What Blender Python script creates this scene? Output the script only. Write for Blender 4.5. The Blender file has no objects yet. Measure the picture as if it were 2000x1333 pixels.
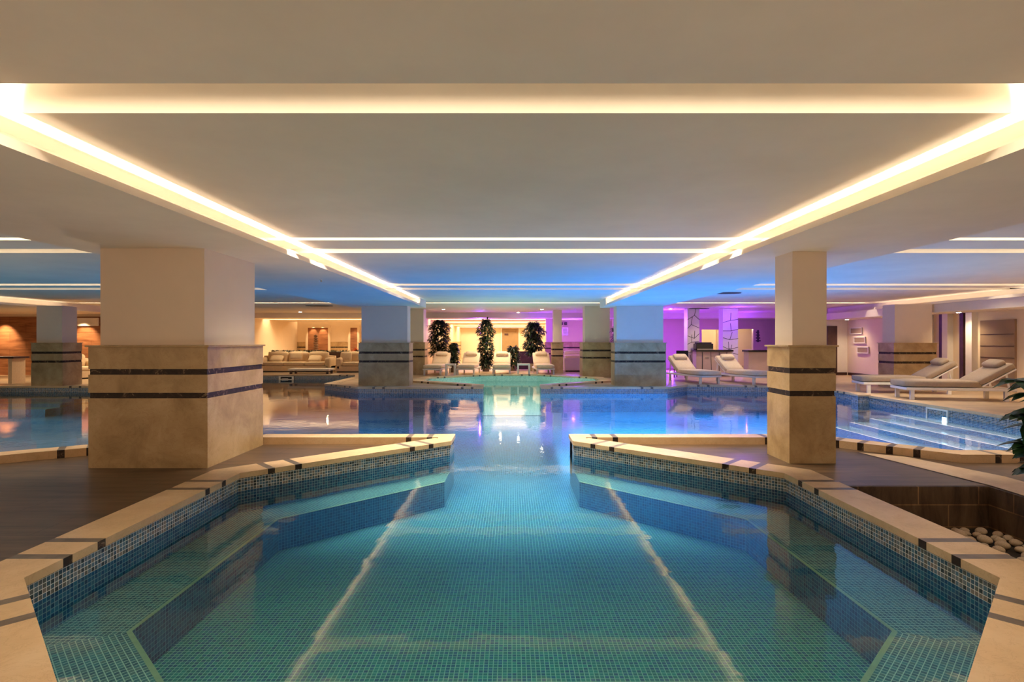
import bpy, bmesh, math, random
from mathutils import Vector, Matrix
from mathutils.geometry import tessellate_polygon

C = bpy.context.scene
COL = C.collection
rnd = random.Random(7)
PI = math.pi

# ------------------------------------------------------------------ camera, world, exposure
cd = bpy.data.cameras.new('camera'); cam = bpy.data.objects.new('camera', cd); COL.objects.link(cam)
cam.location = (0, 0, 1.45); cam.rotation_euler = (PI/2, 0, 0)
cd.sensor_width = 36; cd.lens = 36*1100/2000; cd.clip_start = .05; cd.clip_end = 200
C.camera = cam
w = bpy.data.worlds.new('world'); C.world = w; w.use_nodes = True
w.node_tree.nodes['Background'].inputs[0].default_value = (1, .70, .46, 1)
w.node_tree.nodes['Background'].inputs[1].default_value = 0.75
C.view_settings.view_transform = 'Standard'; C.view_settings.look = 'None'
C.view_settings.exposure = 0.95; C.view_settings.gamma = 1; C.view_settings.use_curve_mapping = False
cy = C.cycles
cy.use_denoising = True
try:
    cy.denoiser = 'OPENIMAGEDENOISE'; cy.denoising_input_passes = 'RGB_ALBEDO_NORMAL'
except Exception: pass
cy.max_bounces = 9; cy.diffuse_bounces = 6; cy.glossy_bounces = 4; cy.transparent_max_bounces = 8; cy.transmission_bounces = 3
cy.sample_clamp_indirect = 4; cy.caustics_reflective = False; cy.caustics_refractive = False
cy.use_adaptive_sampling = True; cy.adaptive_threshold = 0.02

WARM = (1.0, .76, .46); LEDC = (1.0, .82, .58)
def area(name, loc, rot, sx, sy, power, col=WARM, spread=PI):
    l = bpy.data.lights.new(name, 'AREA'); l.shape = 'RECTANGLE'; l.size = sx; l.size_y = sy
    l.energy = power; l.color = col; l.spread = spread
    o = bpy.data.objects.new(name, l); o.location = loc; o.rotation_euler = rot; COL.objects.link(o); return o
def point(name, loc, power, col, r=.03):
    l = bpy.data.lights.new(name, 'POINT'); l.energy = power; l.color = col; l.shadow_soft_size = r
    o = bpy.data.objects.new(name, l); o.location = loc; COL.objects.link(o); return o
def spot(name, loc, target, power, col, ang=80, blend=.8, r=.04):
    l = bpy.data.lights.new(name, 'SPOT'); l.energy = power; l.color = col; l.spot_size = math.radians(ang)
    l.spot_blend = blend; l.shadow_soft_size = r
    o = bpy.data.objects.new(name, l); o.location = loc
    o.rotation_euler = (Vector(target)-Vector(loc)).to_track_quat('-Z', 'Y').to_euler(); COL.objects.link(o); return o

# room levels: deck 0, pool coping .10, water -.09, soffit 2.52, tray ceiling 2.75, slab 3.0
ZC, ZW, ZS, ZL, ZT, ZB = .10, -.09, 2.52, 2.594, 2.75, 3.0
XL, XR = -2.78, 2.84            # inner faces of the two long soffits
SLOTS = [(-3.2, -2.9), (-1.1, -.8), (2.84, 3.21), (7.08, 7.26), (7.94, 8.31), (12.77, 13.2), (13.75, 14.25), (19.07, 19.35)]
# light strips inside the transverse ceiling slots, plus added downward fill
for i, (a, b) in enumerate(SLOTS):
    for x0, x1 in ((-14.9, -5.1), (-3.1, 3.16), (4.63, 12.2)):
        area('slot_led', ((x0+x1)/2, (a+b)/2, ZB-.02), (0, 0, 0), x1-x0-.1, .06, 0.42*(x1-x0)*(.6 if b-a < .25 else 1.0)*(.6 if i == 2 else 1.0), LEDC)
        area('slot_fill_down', ((x0+x1)/2, (a+b)/2, ZB-.02), (0, 0, 0), x1-x0-.1, .06, (11 if i in (3, 4) and x0 == -3.1 else 4.0)*(x1-x0), LEDC, 1.9)  # extra downward beam added to brighten the room and column sides
# light strips in the two long coves (lying in the trough, shining up)
for x in (XL-.08, XR+.08):
    area('cove_led_core', (x, 8.2, ZS+.035), (PI, 0, 0), .05, 17.6, 700, LEDC, .6)
    area('cove_led', (x, 8.2, ZS+.035), (PI, 0, 0), .03, 17.6, 46, LEDC)
area('cove_led', (-15.05, 9, ZS+.035), (PI, 0, 0), .03, 20, 14, LEDC)
area('cove_led', (12.35, 12.5, ZS+.035), (PI, 0, 0), .03, 13, 9, LEDC)
FAR_SLOTS = [(27.6, 28.3), (31, 33.4), (37, 39.8), (42, 44)]
for a, b in FAR_SLOTS:
    for x0, x1 in ((-15.5, -4.5), (-4, 2.2)):
        area('slot_led', ((x0+x1)/2, (a+b)/2, ZB-.02), (0, 0, 0), x1-x0-.2, .5, (26 if b-a > 1 else 9)*(x1-x0))
# blue upward lamps under the water of the main pool, plus added floor fill
BLUE = (.08, .30, 1.0)
for x, y, p in ((-2.2, 12.2, 40), (2.6, 12.2, 85), (0, 15, 55), (6.2, 14.4, 120), (5.2, 10.8, 60), (-6.5, 13, 28), (-5, 15.2, 22), (-11, 13, 7), (3.2, 15.3, 80)):
    spot('underwater_light', (x, y, -.5), (x, y, 1), p*1.25, BLUE, 160, 1, 0)
    area('underwater_light', (x, y, -.10), (0, 0, 0), 3.2, 2.4, p*(.6 if x > 2 else .22), (.14, .56, 1.0))  # added downward panel without fixture, spreads blue evenly over the floor
# added upward fill along coping and kerbs, no fixtures; brightens ceiling and columns
FILL_UP = (1.0, .72, .48)
for x, y, p in ((2.97, 4.5, 9), (1.95, 6.9, 9), (2.1, 2.2, 9), (0, 1.05, 8), (2.4, 8.3, 9), (5.2, 7.2, 8), (7.5, 6.8, 8), (9.1, 9.0, 9)):
    for sx in (-1, 1):
        if x == 0 and sx > 0: continue
        spot('ceiling_fill_spot', (x*sx, y, ZC+.02), (x*sx, y, 2), p*1.6, FILL_UP, 172, 1, .02)
area('underwater_light', (7.6, 10.6, -.10), (0, 0, 0), 2.4, 4.5, 42, (1.0, .70, .85))  # added unseen panel that brightens the right steps
area('underwater_light', (-11.5, 12, -.10), (0, 0, 0), 7, 6, 60, (1.0, .72, .5))  # added unseen warm panel, makes the left lobe paler
area('whirlpool_fill', (0, 18.6, -.10), (0, 0, 0), 3.8, 5.4, 90, (1.0, .9, .78))  # added unseen panel that brightens the whirlpool basin
# violet lamps of the bar and lounge
VIO = (.24, .04, 1.0)
for p, pw in (((2.9, 27.2, .5), 55), ((1.3, 25.9, 1.9), 40), ((3.0, 27.5, 2.2), 45), ((-1.5, 26.3, 2.45), 70), ((7.2, 25.5, .4), 120), ((8.65, 21.5, 2.35), 22),
              ((6.5, 23.2, 2.35), 45), ((10.5, 25.2, 2.2), 24)):
    point('violet_lamp', p, pw, VIO, 0)

# ------------------------------------------------------------------ materials
MATS = {}
def nt(name):
    m = bpy.data.materials.new(name); m.use_nodes = True; n = m.node_tree
    b = n.nodes['Principled BSDF']; return m, n, b
def N(n, t, **k):
    x = n.nodes.new(t)
    for a, v in k.items():
        if a.startswith('i_'):
            key = a[2:]; x.inputs[int(key) if key.isdigit() else key].default_value = v
        else: setattr(x, a, v)
    return x
def ramp(n, fac, stops, interp='LINEAR'):
    r = N(n, 'ShaderNodeValToRGB'); r.color_ramp.interpolation = interp
    e = r.color_ramp.elements
    while len(e) < len(stops): e.new(.5)
    for i, (p, c) in enumerate(stops):
        e[i].position = p; e[i].color = (*c, 1) if len(c) == 3 else c
    n.links.new(fac, r.inputs[0]); return r
def plain(name, c, rough=.6, var=.06, scale=6, bump=0, metal=0, coat=0):
    m, n, b = nt(name)
    co = N(n, 'ShaderNodeTexCoord'); ns = N(n, 'ShaderNodeTexNoise', i_Scale=scale, i_Detail=5.0, i_Roughness=.6)
    n.links.new(co.outputs['Object'], ns.inputs['Vector'])
    r = ramp(n, ns.outputs[0], [(.3, tuple(v*(1-var) for v in c)), (.7, tuple(min(1, v*(1+var)) for v in c))])
    n.links.new(r.outputs[0], b.inputs['Base Color'])
    b.inputs['Roughness'].default_value = rough; b.inputs['Metallic'].default_value = metal
    b.inputs['Coat Weight'].default_value = coat
    if bump:
        bp = N(n, 'ShaderNodeBump', i_Strength=bump, i_Distance=.01); n.links.new(ns.outputs[0], bp.inputs['Height'])
        n.links.new(bp.outputs[0], b.inputs['Normal'])
    MATS[name] = m; return m
def emit(name, c, s):
    m, n, b = nt(name); b.inputs['Base Color'].default_value = (*c, 1)
    b.inputs['Emission Color'].default_value = (*c, 1); b.inputs['Emission Strength'].default_value = s
    MATS[name] = m; return m
def marble(name, c0, c1, c2, rough=.25, scale=2.2):
    m, n, b = nt(name)
    co = N(n, 'ShaderNodeTexCoord')
    ns = N(n, 'ShaderNodeTexNoise', i_Scale=scale, i_Detail=9.0, i_Roughness=.62, i_Distortion=.5)
    n.links.new(co.outputs['Object'], ns.inputs['Vector'])
    r = ramp(n, ns.outputs[0], [(.28, c0), (.5, c1), (.72, c2)])
    vn = N(n, 'ShaderNodeTexNoise', i_Scale=scale*1.7, i_Detail=12.0, i_Roughness=.7, i_Distortion=1.6)
    n.links.new(co.outputs['Object'], vn.inputs['Vector'])
    vr = ramp(n, vn.outputs[0], [(.485, (0, 0, 0)), (.5, (1, 1, 1)), (.515, (0, 0, 0))])
    mx = N(n, 'ShaderNodeMixRGB', blend_type='MULTIPLY'); mm = N(n, 'ShaderNodeMath', operation='MULTIPLY', i_1=.35)
    n.links.new(vr.outputs[0], mm.inputs[0]); n.links.new(mm.outputs[0], mx.inputs[0]); n.links.new(r.outputs[0], mx.inputs[1])
    mx.inputs[2].default_value = (.55, .42, .28, 1)
    n.links.new(mx.outputs[0], b.inputs['Base Color']); b.inputs['Roughness'].default_value = rough
    MATS[name] = m; return m
def dark_marble(name):
    m, n, b = nt(name)
    co = N(n, 'ShaderNodeTexCoord'); ns = N(n, 'ShaderNodeTexNoise', i_Scale=6.0, i_Detail=10.0, i_Roughness=.7, i_Distortion=2.0)
    n.links.new(co.outputs['Object'], ns.inputs['Vector'])
    r = ramp(n, ns.outputs[0], [(.3, (.010, .006, .004)), (.54, (.035, .02, .013)), (.60, (.09, .05, .03)), (.615, (.45, .34, .22)), (.635, (.06, .035, .02))])
    n.links.new(r.outputs[0], b.inputs['Base Color']); b.inputs['Roughness'].default_value = .45
    b.inputs['Specular IOR Level'].default_value = .25; MATS[name] = m; return m
def mosaic(name, cols, grout, pitch=.030, gw=.12, rough=.2, cols2=None, grout2=None):
    """small square glass tiles from metre UVs, each tile its own shade"""
    m, n, b = nt(name)
    uv = N(n, 'ShaderNodeUVMap')
    sc = N(n, 'ShaderNodeVectorMath', operation='SCALE'); sc.inputs['Scale'].default_value = 1/pitch
    n.links.new(uv.outputs[0], sc.inputs[0])
    fl = N(n, 'ShaderNodeVectorMath', operation='FLOOR'); n.links.new(sc.outputs[0], fl.inputs[0])
    fr = N(n, 'ShaderNodeVectorMath', operation='FRACTION'); n.links.new(sc.outputs[0], fr.inputs[0])
    wn = N(n, 'ShaderNodeTexWhiteNoise', noise_dimensions='2D'); n.links.new(fl.outputs[0], wn.inputs['Vector'])
    k = len(cols)
    r = ramp(n, wn.outputs['Value'], [(i/k, c) for i, c in enumerate(cols)], 'CONSTANT')
    tile_out = r.outputs[0]; grout_out = None
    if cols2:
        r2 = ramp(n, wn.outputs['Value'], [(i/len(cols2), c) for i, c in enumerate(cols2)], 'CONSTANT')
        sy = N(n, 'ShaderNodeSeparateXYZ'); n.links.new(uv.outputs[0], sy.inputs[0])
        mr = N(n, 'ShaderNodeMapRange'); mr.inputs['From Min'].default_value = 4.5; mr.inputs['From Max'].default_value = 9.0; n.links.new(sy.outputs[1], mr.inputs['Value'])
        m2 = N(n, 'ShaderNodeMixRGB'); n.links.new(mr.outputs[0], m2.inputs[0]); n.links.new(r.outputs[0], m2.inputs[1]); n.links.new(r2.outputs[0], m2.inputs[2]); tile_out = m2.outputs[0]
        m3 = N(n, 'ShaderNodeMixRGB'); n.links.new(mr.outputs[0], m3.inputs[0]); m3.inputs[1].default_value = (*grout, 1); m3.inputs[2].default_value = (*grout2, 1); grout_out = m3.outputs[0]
    sx = N(n, 'ShaderNodeSeparateXYZ'); n.links.new(fr.outputs[0], sx.inputs[0])
    def edge(o):
        a = N(n, 'ShaderNodeMath', operation='SUBTRACT', i_1=.5); n.links.new(o, a.inputs[0])
        c = N(n, 'ShaderNodeMath', operation='ABSOLUTE'); n.links.new(a.outputs[0], c.inputs[0])
        d = N(n, 'ShaderNodeMath', operation='GREATER_THAN', i_1=.5-gw/2); n.links.new(c.outputs[0], d.inputs[0]); return d.outputs[0]
    mx = N(n, 'ShaderNodeMath', operation='MAXIMUM'); n.links.new(edge(sx.outputs[0]), mx.inputs[0]); n.links.new(edge(sx.outputs[1]), mx.inputs[1])
    mix = N(n, 'ShaderNodeMixRGB'); n.links.new(mx.outputs[0], mix.inputs[0]); n.links.new(tile_out, mix.inputs[1]); mix.inputs[2].default_value = (*grout, 1)
    if grout_out: n.links.new(grout_out, mix.inputs[2])
    n.links.new(mix.outputs[0], b.inputs['Base Color']); b.inputs['Roughness'].default_value = rough
    MATS[name] = m; return m
def planks(name, c0, c1, joint, pl=1.2, pw=.3, rough=.35, stretch=(1, 9, 9), rot=0, c12=(1, .8)):
    m, n, b = nt(name)
    co = N(n, 'ShaderNodeTexCoord'); mp = N(n, 'ShaderNodeMapping'); mp.inputs['Scale'].default_value = stretch; mp.inputs['Rotation'].default_value = (0, 0, rot)
    n.links.new(co.outputs['Object'], mp.inputs[0])
    ns = N(n, 'ShaderNodeTexNoise', i_Scale=1.2, i_Detail=7.0, i_Roughness=.65, i_Distortion=.4); n.links.new(mp.outputs[0], ns.inputs['Vector'])
    big = N(n, 'ShaderNodeTexNoise', i_Scale=.6, i_Detail=3.0); n.links.new(co.outputs['Object'], big.inputs['Vector'])
    ad = N(n, 'ShaderNodeMath', operation='MULTIPLY_ADD', i_1=.35); n.links.new(big.outputs[0], ad.inputs[0]); n.links.new(ns.outputs[0], ad.inputs[2])
    r = ramp(n, ad.outputs[0], [(.5, c0), (.85, c1)])
    br = N(n, 'ShaderNodeTexBrick'); br.inputs['Scale'].default_value = 1.0; br.inputs['Brick Width'].default_value = pl; br.inputs['Row Height'].default_value = pw
    br.inputs['Mortar Size'].default_value = .006; br.inputs['Color1'].default_value = (c12[0],)*3+(1,); br.inputs['Color2'].default_value = (c12[1],)*3+(1,)
    br.inputs['Mortar'].default_value = (*joint, 1)
    mr = N(n, 'ShaderNodeMapping'); mr.inputs['Rotation'].default_value = (0, 0, rot); n.links.new(co.outputs['Object'], mr.inputs[0])
    n.links.new(mr.outputs[0], br.inputs['Vector'])
    mx = N(n, 'ShaderNodeMixRGB', blend_type='MULTIPLY', i_0=1.0); n.links.new(r.outputs[0], mx.inputs[1]); n.links.new(br.outputs[0], mx.inputs[2])
    n.links.new(mx.outputs[0], b.inputs['Base Color']); b.inputs['Roughness'].default_value = rough
    MATS[name] = m; return m
def water_mat():
    m, n, b = nt('water'); n.nodes.remove(b); out = n.nodes['Material Output']
    co = N(n, 'ShaderNodeTexCoord')
    n1 = N(n, 'ShaderNodeTexNoise', i_Scale=2.2, i_Detail=3.0, i_Roughness=.5, i_Distortion=.6); n2 = N(n, 'ShaderNodeTexNoise', i_Scale=11.0, i_Detail=2.0)
    n.links.new(co.outputs['Object'], n1.inputs['Vector']); n.links.new(co.outputs['Object'], n2.inputs['Vector'])
    b1 = N(n, 'ShaderNodeBump', i_Strength=.10, i_Distance=.02); n.links.new(n1.outputs[0], b1.inputs['Height'])
    b2 = N(n, 'ShaderNodeBump', i_Strength=.12, i_Distance=.004); n.links.new(n2.outputs[0], b2.inputs['Height']); n.links.new(b1.outputs[0], b2.inputs['Normal'])
    g = N(n, 'ShaderNodeBsdfGlossy', i_Roughness=.035); n.links.new(b2.outputs[0], g.inputs['Normal'])
    t = N(n, 'ShaderNodeBsdfTransparent'); t.inputs[0].default_value = (.60, .88, .97, 1)
    f = N(n, 'ShaderNodeFresnel', i_IOR=1.48)
    mx = N(n, 'ShaderNodeMixShader'); n.links.new(f.outputs[0], mx.inputs[0]); n.links.new(t.outputs[0], mx.inputs[1]); n.links.new(g.outputs[0], mx.inputs[2])
    n.links.new(mx.outputs[0], out.inputs[0]); MATS['water'] = m; return m
def leafmat(name, c):
    m = plain(name, c, .35, .5, 9); return m

plain('plaster', (.85, .77, .67), .75, .05, 1.2, .15)
plain('column_paint', (.77, .64, .51), .7, .03, 2)
plain('wall_paint', (.80, .66, .48), .7, .04, 1)
plain('slot_paint', (.80, .74, .62), .7, .03, 2)
plain('white_paint', (.80, .76, .70), .45, .03, 5)
plain('linen', (.80, .64, .45), .9, .07, 30, .3)
plain('taupe_linen', (.36, .27, .19), .9, .07, 30, .3)
plain('sofa_fabric', (.70, .52, .32), .9, .06, 20, .2)
plain('cream_top', (.85, .78, .66), .4, .04, 3)
plain('black_gloss', (.015, .012, .012), .2, .1, 5)
plain('dark_wood', (.055, .022, .015), .4, .3, 8)
plain('tan_door', (.30, .20, .13), .6, .08, 3)
plain('brown_door', (.28, .19, .09), .55, .08, 3)
plain('pink_panel', (.62, .50, .44), .4, .03, 5)
plain('nosing', (.42, .50, .30), .4, .1, 20)
plain('metal', (.5, .47, .42), .3, .05, 5, 0, .9)
plain('trunk', (.12, .08, .05), .8, .3, 20)
plain('pot', (.25, .18, .12), .6, .1, 10)
plain('soil', (.03, .02, .012), .9, .3, 20)
plain('orange_flower', (.7, .16, .04), .6, .2, 20)
plain('vent_black', (.02, .02, .02), .6, .1, 10)
plain('sculpture_stone', (.16, .09, .055), .6, .3, 14, .4)
leafmat('leaf_dark', (.022, .042, .022)); leafmat('leaf_glossy', (.028, .085, .03))
marble('stone', (.31, .20, .085), (.46, .32, .155), (.58, .43, .24), .4)
marble('coping_stone', (.54, .37, .20), (.64, .45, .26), (.70, .52, .33), .4, 3)
marble('pebble', (.40, .28, .17), (.6, .45, .30), (.75, .6, .45), .6, 8)
dark_marble('dark_inlay')
plain('grey_inlay', (.13, .10, .075), .35, .35, 9)
mosaic('mosaic_band', [(.06, .12, .19), (.16, .19, .22), (.035, .05, .06), (.22, .19, .17), (.10, .18, .26), (.12, .13, .12), (.05, .10, .14)], (.86, .85, .82))
mosaic('mosaic_wall', [(.02, .14, .36), (.03, .20, .44), (.015, .10, .28), (.04, .24, .46), (.03, .16, .36)], (.30, .58, .74), gw=.13)
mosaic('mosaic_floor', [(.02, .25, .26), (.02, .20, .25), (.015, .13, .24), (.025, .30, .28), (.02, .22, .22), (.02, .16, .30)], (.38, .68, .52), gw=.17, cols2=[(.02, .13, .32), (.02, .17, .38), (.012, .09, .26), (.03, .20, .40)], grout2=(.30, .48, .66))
mosaic('mosaic_main', [(.03, .16, .36), (.03, .22, .44), (.015, .10, .28), (.05, .26, .44)], (.40, .62, .72), gw=.17)
mosaic('mosaic_ledge', [(.06, .22, .26), (.05, .17, .22), (.09, .28, .30), (.12, .24, .24), (.04, .14, .20)], (.62, .76, .62), gw=.17)
mosaic('mosaic_pale', [(.35, .58, .50), (.28, .50, .45), (.42, .62, .55)], (.7, .8, .7))
planks('deck_tile', (.05, .027, .014), (.17, .105, .06), (.45, .42, .38), 1.2, .6)
planks('far_tile', (.42, .29, .17), (.6, .44, .28), (.6, .55, .5), 1.0, .5)
planks('wood_panel', (.20, .07, .028), (.42, .18, .075), (.5, .4, .35), 1.3, .34, .4, (.9, 8, 8))
planks('pit_block', (.12, .06, .03), (.48, .30, .16), (1, .9, .75), .6, .22, .7, (5, 1.2, 5), 0, (.42, .30))
water_mat()
emit('lamp_glow', (1, .86, .66), 25); emit('pool_glow', (.75, .9, 1), 14); emit('warm_panel', (1, .72, .42), 1.3); emit('lantern', (1, .85, .62), 2.2)

# ------------------------------------------------------------------ mesh helpers
class MB:
    def __init__(s): s.v = []; s.f = []; s.m = []; s.uv = []; s.mats = []
    def mi(s, m):
        if m not in s.mats: s.mats.append(m)
        return s.mats.index(m)
    def face(s, pts, m, uv=None):
        k = len(s.v); s.v += [tuple(p) for p in pts]; s.f.append(tuple(range(k, k+len(pts)))); s.m.append(s.mi(m)); s.uv.append(uv)
    def box(s, x0, x1, y0, y1, z0, z1, m, skip=''):
        P = [(x0,y0,z0),(x1,y0,z0),(x1,y1,z0),(x0,y1,z0),(x0,y0,z1),(x1,y0,z1),(x1,y1,z1),(x0,y1,z1)]
        k = len(s.v); s.v += P
        for nme, q in (('b',(0,3,2,1)),('t',(4,5,6,7)),('f',(0,1,5,4)),('r',(1,2,6,5)),('k',(2,3,7,6)),('l',(3,0,4,7))):
            if nme not in skip: s.f.append(tuple(k+i for i in q)); s.m.append(s.mi(m)); s.uv.append(None)
    def poly(s, loops, z, m, up=True):
        """flat polygon (outer loop, then holes) with metre UVs"""
        L = [[Vector((x, y, 0)) for x, y in l] for l in loops]; flat = [p for l in L for p in l]
        for t in tessellate_polygon(L):
            a, b, c = (flat[i] for i in t)
            nz = (b-a).cross(c-a).z
            if abs(nz) < 1e-9: continue
            q = [a, b, c] if (nz > 0) == up else [a, c, b]
            s.face([(p.x, p.y, z) for p in q], m, [(p.x, p.y) for p in q])
    def wall(s, a, b, z0, z1, m, u0=0):
        L = math.hypot(b[0]-a[0], b[1]-a[1])
        s.face([(a[0],a[1],z0),(b[0],b[1],z0),(b[0],b[1],z1),(a[0],a[1],z1)], m, [(u0,z0),(u0+L,z0),(u0+L,z1),(u0,z1)])
        return u0+L
    def build(s, name, parent=None, bevel=0, smooth=False, merge=True):
        me = bpy.data.meshes.new(name); me.from_pydata(s.v, [], s.f)
        for m in s.mats: me.materials.append(MATS[m])
        for p, i in zip(me.polygons, s.m): p.material_index = i
        if any(u for u in s.uv):
            lay = me.uv_layers.new(name='UVMap')
            for p, u in zip(me.polygons, s.uv):
                if u:
                    for li, c in zip(p.loop_indices, u): lay.data[li].uv = c
        return fin(me, name, parent, bevel, smooth)
def fin(me, name, parent=None, bevel=0, smooth=False):
    o = bpy.data.objects.new(name, me); COL.objects.link(o)
    if parent: o.parent = parent
    if bevel:
        b = o.modifiers.new('b', 'BEVEL'); b.width = bevel; b.segments = 3; b.limit_method = 'ANGLE'
    if smooth:
        for p in me.polygons: p.use_smooth = True
    return o
def tag(o, label=None, cat=None, group=None, kind=None):
    if label: o['label'] = label
    if cat: o['category'] = cat
    if group: o['group'] = group
    if kind: o['kind'] = kind
    return o
def thing(name, label, cat, loc=(0,0,0), rz=0, group=None):
    o = bpy.data.objects.new(name, None); COL.objects.link(o); o.location = loc; o.rotation_euler = (0,0,rz); o.empty_display_size = .1
    return tag(o, label, cat, group)
def st(o): o['kind'] = 'structure'; return o
def boxo(name, dims, m, parent=None, bevel=0):
    b = MB(); b.box(*dims, m); return b.build(name, parent, bevel)
def bm_obj(name, bm, m, parent=None, smooth=True):
    me = bpy.data.meshes.new(name); bm.to_mesh(me); bm.free(); me.materials.append(MATS[m]); return fin(me, name, parent, 0, smooth)
def cushion(name, x0, x1, y0, y1, z0, z1, m, parent=None, puff=.35, mat4=None):
    """soft pillow block: a rounded box"""
    bm = bmesh.new(); bmesh.ops.create_cube(bm, size=1)
    bmesh.ops.subdivide_edges(bm, edges=bm.edges, cuts=5, use_grid_fill=True)
    sx, sy, sz = x1-x0, y1-y0, z1-z0; r = min(sx, sy, sz)*puff
    for v in bm.verts:
        p = Vector((v.co.x*sx, v.co.y*sy, v.co.z*sz))
        q = Vector([max(-h/2+r, min(h/2-r, c)) for c, h in zip(p, (sx, sy, sz))])
        d = p-q
        if d.length > 1e-6: p = q+d.normalized()*min(d.length, r)
        fx, fy = abs(v.co.x)*2, abs(v.co.y)*2
        p.z *= 1+.10*(1-fx*fx)*(1-fy*fy)
        v.co = p+Vector(((x0+x1)/2, (y0+y1)/2, (z0+z1)/2))
    if mat4: bmesh.ops.transform(bm, matrix=mat4, verts=bm.verts)
    return bm_obj(name, bm, m, parent)
def disc(name, loc, r, h, m, parent=None, seg=24):
    bm = bmesh.new(); bmesh.ops.create_cone(bm, cap_ends=True, segments=seg, radius1=r, radius2=r, depth=h)
    bmesh.ops.translate(bm, verts=bm.verts, vec=loc); return bm_obj(name, bm, m, parent, False)

# ------------------------------------------------------------------ pool outlines
OCT = [(.84,7.6),(2.8,5.76),(2.8,3.2),(.84,1.24),(-.84,1.24),(-2.8,3.2),(-2.8,5.76),(-.84,7.6)]          # right tip round to left tip
KL = [(-.84,8.15),(-4.3,8.15),(-6.0,7.0),(-8.0,5.4),(-17,5.4)]                                             # left near kerb
FL = [(-17,16.9),(-12.3,16.9),(-12.3,22.5),(-6.25,22.5),(-5.95,21.4),(-5.95,17.9),(-4.5,16.5),(-.85,16.5)] # far left edge
JAC = [(-.85,16.9),(-2.95,18.6),(-2.95,20.2),(-1.0,21.8),(1.0,21.8),(2.95,20.2),(2.95,18.6),(.85,16.9)]    # whirlpool
FR = [(.85,16.5),(4.55,16.5),(5.4,17.35),(7.7,17.0),(8.85,15.6),(8.9,6.95)]
KR = [(5.45,6.95),(4.3,8.15),(.84,8.15)]
POOL = OCT + KL + FL + JAC + FR + KR

def offset_path(pts, w, closed=False):
    """outer line of a path: pool on the right-hand side when walking it (outline runs clockwise seen from above inside-left)"""
    out = []
    n = len(pts)
    for i in range(n):
        p = Vector(pts[i])
        def nrm(a, b):
            d = (Vector(b)-Vector(a)).normalized(); return Vector((d.y, -d.x))*SIDE
        ns = []
        if i > 0 or closed: ns.append(nrm(pts[i-1], pts[i]))
        if i < n-1 or closed: ns.append(nrm(pts[i], pts[(i+1) % n]))
        if len(ns) == 2:
            m = (ns[0]+ns[1]).normalized(); k = w/max(.35, m.dot(ns[0])); q = p+m*k
        else: q = p+ns[0]*w
        out.append((q.x, q.y))
    return out
SIDE = -1
area2 = sum(a[0]*b[1]-b[0]*a[1] for a, b in zip(POOL, POOL[1:]+POOL[:1]))
SIDE = 1 if area2 > 0 else -1     # outward normal

def coping(name, pts, wdt, z1, zo, label, stripes=((.28,), (.57,)), dark='grey_inlay', ov=.02, sq=None, riser_dark='dark_inlay', every=None, t=.055, wallz=None):
    """stone edging along a path, with dark stone strips near each corner; outer riser down to zo"""
    b = MB(); outer = offset_path(pts, wdt); inner = offset_path(pts, -ov)
    for i in range(len(pts)-1):
        A, B = Vector(inner[i]), Vector(inner[i+1]); OA, OB = Vector(outer[i]), Vector(outer[i+1])
        L = (B-A).length; d = (B-A).normalized()
        def project(P): return (P-A).dot(d)
        lo, hi = max(0, project(OA)), min(L, project(OB))
        cuts = []
        if every:
            k = lo+every*.6
            while k < hi-.15: cuts.append((k, k+.10)); k += every
        elif hi-lo > 1.5:
            for s_ in stripes:
                for q in s_: cuts += [(lo+q, lo+q+.075), (hi-q-.075, hi-q)]
        cuts.sort()
        segs = []; cur = None
        marks = [0]+[c for pr in cuts for c in pr]+[L]
        for j in range(len(marks)-1):
            a0, a1 = marks[j], marks[j+1]; isdark = j % 2 == 1
            m = dark if isdark else 'coping_stone'
            ia, ib = A+d*a0, A+d*a1
            nv = Vector((d.y, -d.x))*SIDE
            oa = OA if j == 0 else ia+nv*(wdt+ov); ob = OB if j == len(marks)-2 else ib+nv*(wdt+ov)
            e = .006
            b.face([(ia.x,ia.y,z1),(ib.x,ib.y,z1),(ob.x,ob.y,z1),(oa.x,oa.y,z1)], m)
            b.face([(ia.x,ia.y,z1-t),(ib.x,ib.y,z1-t),(ib.x,ib.y,z1),(ia.x,ia.y,z1)], riser_dark if isdark and A.y < 9 else m)
            b.face([(ia.x,ia.y,z1-t),(ib.x,ib.y,z1-t),(ob.x,ob.y,z1-t),(oa.x,oa.y,z1-t)], m)
            b.face([(oa.x,oa.y,zo),(ob.x,ob.y,zo),(ob.x,ob.y,z1),(oa.x,oa.y,z1)], riser_dark if isdark else m)
    for k, P, Q in ((0, inner[0], outer[0]), (-1, inner[-1], outer[-1])):
        b.face([(P[0],P[1],zo),(Q[0],Q[1],zo),(Q[0],Q[1],z1),(P[0],P[1],z1)], 'coping_stone')
    o = b.build(name); st(o); o['label'] = label; return o
CW = .33
coping('trim_1', OCT, CW, ZC, 0, 'pale stone edging of the near octagonal pool with grey inlay strips')
for s_ in (-1, 1):
    b = MB(); q = [(-.82,7.6),(-.82,8.165),(-1.03,8.165),(-1.03,7.42)]; q = [(x*-s_, y) for x, y in q]
    b.face([(x,y,ZC+.001) for x, y in q], 'coping_stone'); b.face([(x,y,ZC-.055) for x, y in q], 'coping_stone')
    for i in range(4): b.face([(*q[i],ZC-.055),(*q[(i+1)%4],ZC-.055),(*q[(i+1)%4],ZC+.001),(*q[i],ZC+.001)], 'coping_stone')
    st(b.build('trim_1'))
coping('trim_2', KL[:3]+KL[3:], CW*.8, ZC, -.01, 'stone kerb of the main pool behind the broad near column', every=None, stripes=((.28,), (.57,)))
coping('trim_3', FR[-1:]+KR, CW*.8, ZC, -.45, 'stone kerb of the main pool behind the slim near column', every=None)
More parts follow.
